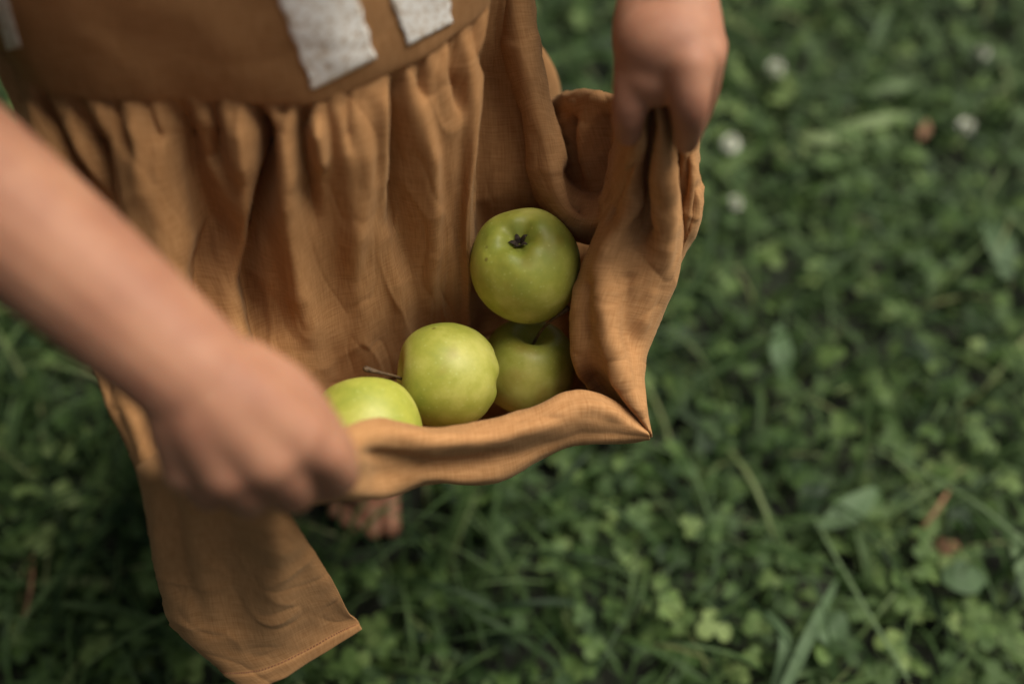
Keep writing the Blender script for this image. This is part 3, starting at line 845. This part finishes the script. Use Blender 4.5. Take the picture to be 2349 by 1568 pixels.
# outer flap: from the left hand down to the corner of the pouch
flp = [  # inside, inner edge, a, b, c, right silhouette, under
    [(1474, 225, .550), (1478, 222, .538), (1484, 222, .528), (1492, 222, .534), (1504, 222, .527), (1528, 224, .538), (1540, 230, .556)],
    [(1458, 290, .566), (1462, 285, .548), (1476, 280, .536), (1493, 277, .548), (1514, 280, .534), (1544, 290, .548), (1556, 298, .575)],
    [(1455, 350, .590), (1448, 350, .566), (1466, 340, .552), (1494, 335, .566), (1518, 340, .548), (1548, 352, .562), (1552, 358, .597)],
    [(1412, 450, .620), (1405, 440, .596), (1445, 440, .582), (1488, 435, .590), (1522, 440, .576), (1553, 450, .586), (1556, 455, .620)],
    [(1385, 530, .640), (1372, 525, .612), (1425, 520, .598), (1475, 520, .600), (1522, 525, .592), (1562, 540, .606), (1562, 560, .650)],
    [(1355, 605, .652), (1340, 600, .622), (1390, 600, .606), (1450, 605, .606), (1505, 610, .606), (1552, 620, .622), (1545, 640, .665)],
    [(1330, 690, .660), (1314, 690, .630), (1362, 690, .612), (1420, 695, .608), (1475, 700, .616), (1522, 705, .634), (1510, 725, .680)],
    [(1328, 780, .662), (1310, 780, .634), (1360, 780, .618), (1405, 785, .610), (1445, 790, .620), (1487, 790, .638), (1472, 815, .690)],
    [(1338, 850, .664), (1321, 845, .638), (1360, 830, .630), (1400, 835, .616), (1440, 850, .614), (1476, 855, .632), (1462, 880, .690)],
    [(1360, 890, .664), (1350, 885, .652), (1375, 868, .650), (1410, 875, .626), (1448, 900, .614), (1480, 915, .626), (1470, 935, .680)],
    [(1400, 935, .660), (1410, 930, .655), (1425, 925, .648), (1445, 930, .624), (1466, 948, .616), (1486, 960, .624), (1480, 975, .670)],
    [(1470, 990, .640), (1474, 985, .630), (1478, 985, .624), (1483, 985, .620), (1489, 988, .619), (1494, 996, .622), (1492, 1003, .640)],
]
g = grid(np.array([[P(*q) for q in r] for r in flp]), 210, 120)
g = fold(g, [([(1494, 245), (1494, 330), (1492, 420)], 7, 11, .012), ([(1492, 400), (1488, 480), (1478, 560)], 11, 20, .006),
             ([(1512, 290), (1522, 400), (1526, 520), (1510, 660)], 14, 24, -.008),
             ([(1474, 290), (1458, 350), (1430, 420)], 9, 12, -.005),
             ([(1462, 370), (1436, 400), (1405, 470), (1390, 520)], 7, 12, .008),
             ([(1490, 410), (1440, 490), (1395, 570), (1360, 640)], 11, 20, -.006),
             ([(1542, 340), (1546, 430), (1540, 540)], 5, 8, .004),
             ([(1388, 600), (1385, 680), (1400, 780), (1425, 860), (1470, 960)], 26, 14, -.007),
             ([(1350, 640), (1345, 720), (1350, 800)], 16, 16, .004),
             ([(1440, 620), (1440, 720), (1450, 820)], 20, 16, .004),
             ([(1500, 620), (1485, 700), (1465, 780)], 14, 14, -.003),
             ([(1530, 350), (1540, 450), (1540, 540)], 12, 14, -.004)])
g = wrinkle(g, 0.0011, 30, 6, crease=.0009)
sk.add(g)

# second layer behind the flap, under the fingers of the left hand
ly = [[(1540, 330, .590), (1565, 330, .578), (1590, 320, .578), (1600, 312, .590), (1602, 318, .630)],
      [(1545, 400, .600), (1570, 395, .590), (1590, 392, .588), (1600, 395, .600), (1600, 400, .640)],
      [(1550, 470, .612), (1575, 465, .602), (1598, 466, .602), (1609, 470, .612), (1606, 478, .650)],
      [(1552, 540, .628), (1572, 535, .616), (1588, 530, .614), (1596, 530, .626), (1592, 545, .665)],
      [(1545, 600, .645), (1552, 590, .632), (1560, 585, .630), (1566, 580, .640), (1560, 600, .675)],
      [(1520, 690, .665), (1525, 690, .650), (1530, 680, .648), (1536, 670, .655), (1530, 690, .690)]]
g = grid(np.array([[P(*q) for q in r] for r in ly]), 80, 50)
g = fold(g, [([(1585, 330), (1575, 400), (1560, 480)], 7, 8, .005), ([(1600, 420), (1590, 500), (1570, 560)], 6, 8, .003)])
sk.add(wrinkle(g, 0.001, 40, 7))

# front rim of the pouch with its outer side, from the right hand to the corner
rim = [  # inside low, inside, top inner edge, top, outer, crease, lower, under
    [(560, 1010, .540), (580, 1000, .520), (600, 990, .508), (600, 1040, .500), (600, 1085, .500), (600, 1105, .508), (605, 1120, .522), (610, 1110, .570)],
    [(640, 1000, .545), (660, 985, .530), (690, 985, .515), (680, 1040, .505), (680, 1090, .505), (680, 1120, .515), (685, 1150, .530), (700, 1130, .590)],
    [(775, 1015, .545), (770, 1000, .530), (772, 985, .514), (785, 1030, .500), (795, 1070, .502), (795, 1105, .512), (800, 1143, .530), (810, 1130, .600)],
    [(865, 1010, .580), (862, 985, .565), (868, 962, .548), (872, 990, .532), (876, 1030, .535), (880, 1075, .552), (895, 1137, .568), (890, 1120, .640)],
    [(985, 1030, .620), (985, 1000, .600), (985, 983, .578), (990, 1002, .562), (990, 1030, .560), (990, 1064, .580), (985, 1106, .590), (985, 1090, .660)],
    [(1130, 1015, .650), (1130, 985, .622), (1125, 962, .596), (1128, 985, .582), (1130, 1015, .580), (1135, 1050, .600), (1138, 1105, .614), (1130, 1080, .690)],
    [(1230, 985, .665), (1232, 955, .640), (1232, 933, .606), (1238, 955, .594), (1243, 985, .594), (1248, 1015, .608), (1252, 1045, .625), (1240, 1010, .700)],
    [(1300, 955, .675), (1298, 925, .645), (1300, 900, .612), (1305, 925, .602), (1312, 960, .600), (1318, 990, .610), (1322, 1018, .628), (1310, 990, .700)],
    [(1375, 960, .670), (1370, 930, .645), (1368, 903, .618), (1375, 930, .610), (1383, 962, .608), (1388, 990, .614), (1390, 1016, .628), (1385, 1000, .690)],
    [(1440, 980, .655), (1438, 965, .640), (1434, 938, .622), (1436, 955, .616), (1440, 975, .614), (1442, 995, .618), (1445, 1013, .628), (1440, 1005, .670)],
    [(1482, 1000, .635), (1482, 995, .630), (1483, 986, .622), (1486, 990, .619), (1489, 996, .618), (1490, 1001, .620), (1491, 1006, .624), (1488, 1006, .640)],
]
g = grid(np.swapaxes(np.array([[P(*q) for q in r] for r in rim]), 0, 1), 110, 230)
g = fold(g, [([(840, 1040), (930, 1052), (1000, 1066), (1090, 1060), (1180, 1035)], 16, 14, .004),
             ([(870, 985), (920, 995), (990, 1010), (1100, 1005)], 14, 14, -.003),
             ([(1180, 960), (1240, 955), (1300, 960)], 12, 12, .002),
             ([(1300, 930), (1370, 935), (1440, 965)], 18, 10, -.004)])
g = wrinkle(g, 0.0013, 30, 14, crease=.0004)
sk.add(g)

# floor of the pouch, under the apples
fc = [[(545, 1040, .572), (560, 1050, .560), (570, 1040, .540), (580, 1000, .522)],
      [(640, 975, .625), (660, 1010, .600), (660, 1010, .565), (660, 985, .532)],
      [(700, 932, .655), (745, 1000, .640), (770, 1030, .570), (770, 1000, .532)],
      [(775, 925, .690), (830, 990, .690), (860, 1040, .600), (862, 985, .567)],
      [(862, 885, .702), (920, 960, .715), (940, 1030, .640), (940, 995, .585)],
      [(932, 845, .712), (1000, 920, .722), (1010, 1020, .670), (1000, 998, .605)],
      [(995, 800, .712), (1100, 930, .735), (1125, 1010, .680), (1128, 985, .622)],
      [(1045, 767, .705), (1200, 890, .745), (1230, 975, .690), (1232, 957, .640)],
      [(1085, 770, .712), (1270, 840, .745), (1320, 920, .695), (1340, 915, .645)],
      [(1160, 760, .735), (1300, 780, .745), (1350, 860, .700), (1350, 887, .655)],
      [(1230, 740, .736), (1320, 720, .745), (1345, 770, .700), (1328, 785, .662)],
      [(1290, 540, .712), (1340, 600, .725), (1360, 640, .690), (1340, 650, .656)],
      [(1330, 525, .712), (1370, 560, .715), (1385, 575, .680), (1365, 580, .648)]]
fc = [[(r[0][0], r[0][1], r[0][2] + .014)] + r[1:] for r in fc]
g = grid(np.swapaxes(np.array([[P(*q) for q in r] for r in fc]), 0, 1), 60, 150)
sk.add(wrinkle(g, 0.0012, 34, 9))

# end of the hem hanging free below the right hand
dg_ = [[(300, 1040, .585), (312, 1040, .568), (370, 1030, .552), (465, 1030, .525), (555, 1040, .520), (610, 1050, .525), (635, 1060, .545)],
       [(318, 1095, .560), (332, 1100, .540), (380, 1090, .520), (470, 1090, .500), (560, 1100, .498), (620, 1110, .505), (650, 1120, .525)],
       [(336, 1170, .575), (343, 1180, .553), (390, 1170, .535), (480, 1170, .522), (570, 1175, .522), (630, 1180, .532), (662, 1190, .552)],
       [(352, 1260, .598), (358, 1265, .582), (405, 1265, .562), (500, 1260, .556), (600, 1262, .558), (680, 1262, .570), (712, 1255, .585)],
       [(370, 1345, .622), (378, 1348, .606), (425, 1350, .588), (520, 1345, .588), (630, 1340, .594), (720, 1330, .606), (765, 1335, .620)],
       [(385, 1420, .648), (396, 1428, .632), (440, 1440, .615), (540, 1435, .618), (660, 1415, .626), (755, 1392, .638), (800, 1405, .650)],
       [(440, 1470, .662), (452, 1485, .650), (490, 1510, .638), (570, 1510, .642), (680, 1475, .650), (775, 1430, .656), (818, 1420, .660)],
       [(525, 1545, .675), (545, 1555, .668), (572, 1572, .660), (625, 1560, .662), (705, 1515, .664), (780, 1468, .664), (830, 1438, .663)]]
g = grid(np.array([[P(*q) for q in r] for r in dg_]), 150, 130)
g = fold(g, [([(385, 1130), (405, 1250), (425, 1350), (480, 1470)], 20, 34, .005), ([(640, 1130), (640, 1290), (600, 1500)], 34, 60, -.007),
             ([(500, 1110), (520, 1280), (540, 1460)], 50, 60, .006), ([(355, 1120), (370, 1280), (400, 1430)], 12, 16, -.003)])
# raised hem edge
n2 = normals(g)
t2 = np.linspace(0, 1, 150)[:, None]
g = g + n2 * (0.0016 / (1 + np.exp(-(t2 - .925) * 320)))[..., None]
g = wrinkle(g, 0.0012, 28, 10)
hemg = g
sk.add(g)
skirt = sk.build("skirt", M_linen, person)

# stitching along the hanging hem: short thread stitches
bms = bmesh.new()
row = hemg[int(150 * .915)]; nr = n2[int(150 * .915)]
rr = cr(row, 400); nq = cr(nr, 400)
for k in range(30, 396, 5):
    a, b = rr[k], rr[k + 3]; up = nq[k] * .0009
    s = np.cross(b - a, nq[k]); s = s / (np.linalg.norm(s) + 1e-9) * .0005
    q = [bms.verts.new(x) for x in (a - s + up * .4, b - s + up * .4, b + up * 1.4, a + up * 1.4, b + s + up * .4, a + s + up * .4)]
    bms.faces.new([q[0], q[1], q[2], q[3]]); bms.faces.new([q[3], q[2], q[4], q[5]])
mes = bpy.data.meshes.new("hem_stitching"); bms.to_mesh(mes); bms.free(); mes.materials.append(M_stitch)
st = bpy.data.objects.new("hem_stitching", mes); COL.objects.link(st)
st.parent = skirt; st.matrix_parent_inverse = skirt.matrix_world.inverted()

# lace strips sewn on the bodice
bpy.context.view_layer.update()
bt = BVHTree.FromPolygons([tuple(v) for v in np.concatenate(bod.v)], bod.f)
def on_bodice(px, py, lift):
    o = Vector((0, 0, CAM_H)); t = Vector(P(px, py, 1.0)) - o
    h = bt.ray_cast(o, t.normalized())
    if h[0] is None: return None
    n = h[1] if h[1].dot(-t) > 0 else -h[1]
    return np.array(h[0] + n * lift)
def lace(tl, tr, br, bl, nr=36, nc=24, label=None):
    rows = []
    for i in range(nr):
        t = i / (nr - 1); r = []
        for j in range(nc):
            s = j / (nc - 1)
            sc = s + (.018 * math.sin(t * 34) * (1 if s > .5 else -1) if j in (0, nc - 1) else 0)
            x = (tl[0] * (1 - sc) + tr[0] * sc) * (1 - t) + (bl[0] * (1 - sc) + br[0] * sc) * t
            y = (tl[1] * (1 - sc) + tr[1] * sc) * (1 - t) + (bl[1] * (1 - sc) + br[1] * sc) * t
            q = on_bodice(x, y, .0013)
            r.append(q if q is not None else (r[-1] if r else rows[-1][j]))
        rows.append(r)
    c = Cloth(); c.add(np.array(rows))
    o = c.build("lace_trim", M_lace, bodice, 0.0008)
    if label: o["label"] = label
lace((600, -120), (775, -150), (858, 132), (716, 203))
lace((845, -130), (1010, -150), (1032, 52), (934, 102))
lace((-45, -90), (-10, -100), (52, 105), (22, 112))

# ------------------------------------------------------------------ apples
PROF = [(0.0, .50), (.06, .53), (.14, .61), (.26, .74), (.42, .845), (.60, .83), (.78, .70), (.93, .42), (1.0, .08), (.985, -.20), (.90, -.48), (.74, -.70), (.55, -.83), (.38, -.86), (.25, -.80), (.14, -.71), (.06, -.66), (0.0, -.65)]
def fruit_mesh(r, squash, lobes, lean, seed, rnd):
    pr = cr(PROF, 64)
    pr[:, 1] = pr[:, 1] * (1 - rnd) + rnd * np.sign(pr[:, 1] - .02) * np.sqrt(np.clip(1 - pr[:, 0] ** 2, 0, 1)) * .97; nseg = 72
    V = []
    for i, (a, z) in enumerate(pr):
        low = max(0, -z) ** 1.5
        for j in range(nseg):
            th = 2 * math.pi * j / nseg
            k = 1 + lobes * math.cos(5 * th + seed) * (low + .18 * max(0, z)) * min(1, abs(a) * 2.2)
            k *= 1 + .022 * noise.noise(Vector((math.cos(th) + seed, math.sin(th), z * 1.2)))
            V.append(((a * k) * r * math.cos(th) + lean * z * r, a * k * r * math.sin(th), (z * squash + .03 * math.cos(5 * th + seed) * low * (a < .6)) * r))
    F = [[i * nseg + j, i * nseg + (j + 1) % nseg, (i + 1) * nseg + (j + 1) % nseg, (i + 1) * nseg + j] for i in range(63) for j in range(nseg)]
    return V, [f[::-1] for f in F]

def apple(px, py, d, r, axis_px, label, stem=None, squash=1.0, lobes=.035, seed=0., calyx=True, lean=0.0, rnd=0.0):
    """axis: direction of the stem end given in picture terms (right, up, towards camera)"""
    c = P(px, py, d)
    right, upv, tow = Vector((1, 0, 0)), Vector((0, SP, CP)), Vector((0, -CP, SP))
    ax = (right * axis_px[0] + upv * axis_px[1] + tow * axis_px[2]).normalized()
    root = empty("apple", c)
    root.rotation_mode = 'QUATERNION'
    root.rotation_quaternion = ax.to_track_quat('Z', 'Y')
    V, F = fruit_mesh(r, squash, lobes, lean, seed, rnd)
    o = mesh_obj("fruit", V, F, M_apple); o.parent = root
    if stem:
        pts, r0, r1 = stem
        Mi = np.array(ax.to_track_quat('Z', 'Y').to_matrix())
        loc = [np.array([0, 0, .5 * r])] + [(P(*q) - c) @ Mi for q in pts]
        Vs, Fs = ring_tube(cr(np.array(loc), 18), np.concatenate([np.linspace(r0, r0 * .85, 13), np.linspace(r0, r1, 5)]), 10, 3)
        so = mesh_obj("stem", Vs, Fs, M_stem); so.parent = root
    if calyx:
        b = bmesh.new()
        for k in range(5):
            th = 2 * math.pi * (k + .3 + .15 * math.sin(k * 3)) / 5
            e = Vector((math.cos(th), math.sin(th), 0)); s = Vector((-e.y, e.x, 0))
            prev = None
            for q, (rr, zz, w) in enumerate(((.02, -.665, .045), (.07, -.735, .05), (.125, -.775 - .02 * (k % 2), .032), (.185 - .04 * (k % 3 == 0), -.775, .006))):
                cur = [b.verts.new((e * rr + s * w * t + Vector((lean * zz, 0, zz * squash - (.012 if t == 0 else 0)))) * r) for t in (-1, 0, 1)]
                if prev:
                    b.faces.new([prev[0], prev[1], cur[1], cur[0]]); b.faces.new([prev[1], prev[2], cur[2], cur[1]])
                prev = cur
        mm = bpy.data.meshes.new("calyx"); b.to_mesh(mm); b.free(); mm.materials.append(M_sepal)
        co_ = bpy.data.objects.new("calyx", mm); COL.objects.link(co_); co_.parent = root
        md = co_.modifiers.new("thickness", 'SOLIDIFY'); md.thickness = .0006
    tag(root, label, "apple", "green apples in the lifted skirt")
    return root

apple(1205, 610, .648, .0360, (.15, -.46, -.87), "largest green apple on top, its dark dried blossom end turned up to the viewer", squash=1.08, lobes=.05, seed=.6)
apple(1025, 861, .645, .0346, (-.92, .10, .22), "smooth green apple in the middle with its stem pointing left", stem=([(936, 872, .640), (905, 862, .620), (872, 854, .610), (840, 846, .606)], .0011, .0020), seed=1.9, squash=1.02, lobes=.010, rnd=.5)
apple(1210, 842, .690, .0332, (.14, .80, .52), "green apple under the largest one, its stem leaning out of a deep hollow", stem=([(1236, 766, .668), (1254, 744, .660), (1274, 728, .655), (1300, 708, .652)], .0011, .0022), seed=3.1, squash=.98)
apple(840, 994, .600, .0336, (-.1, .78, -.35), "green apple lowest at left, half hidden behind the hand and the rim of the skirt", seed=4.4, squash=1.02)
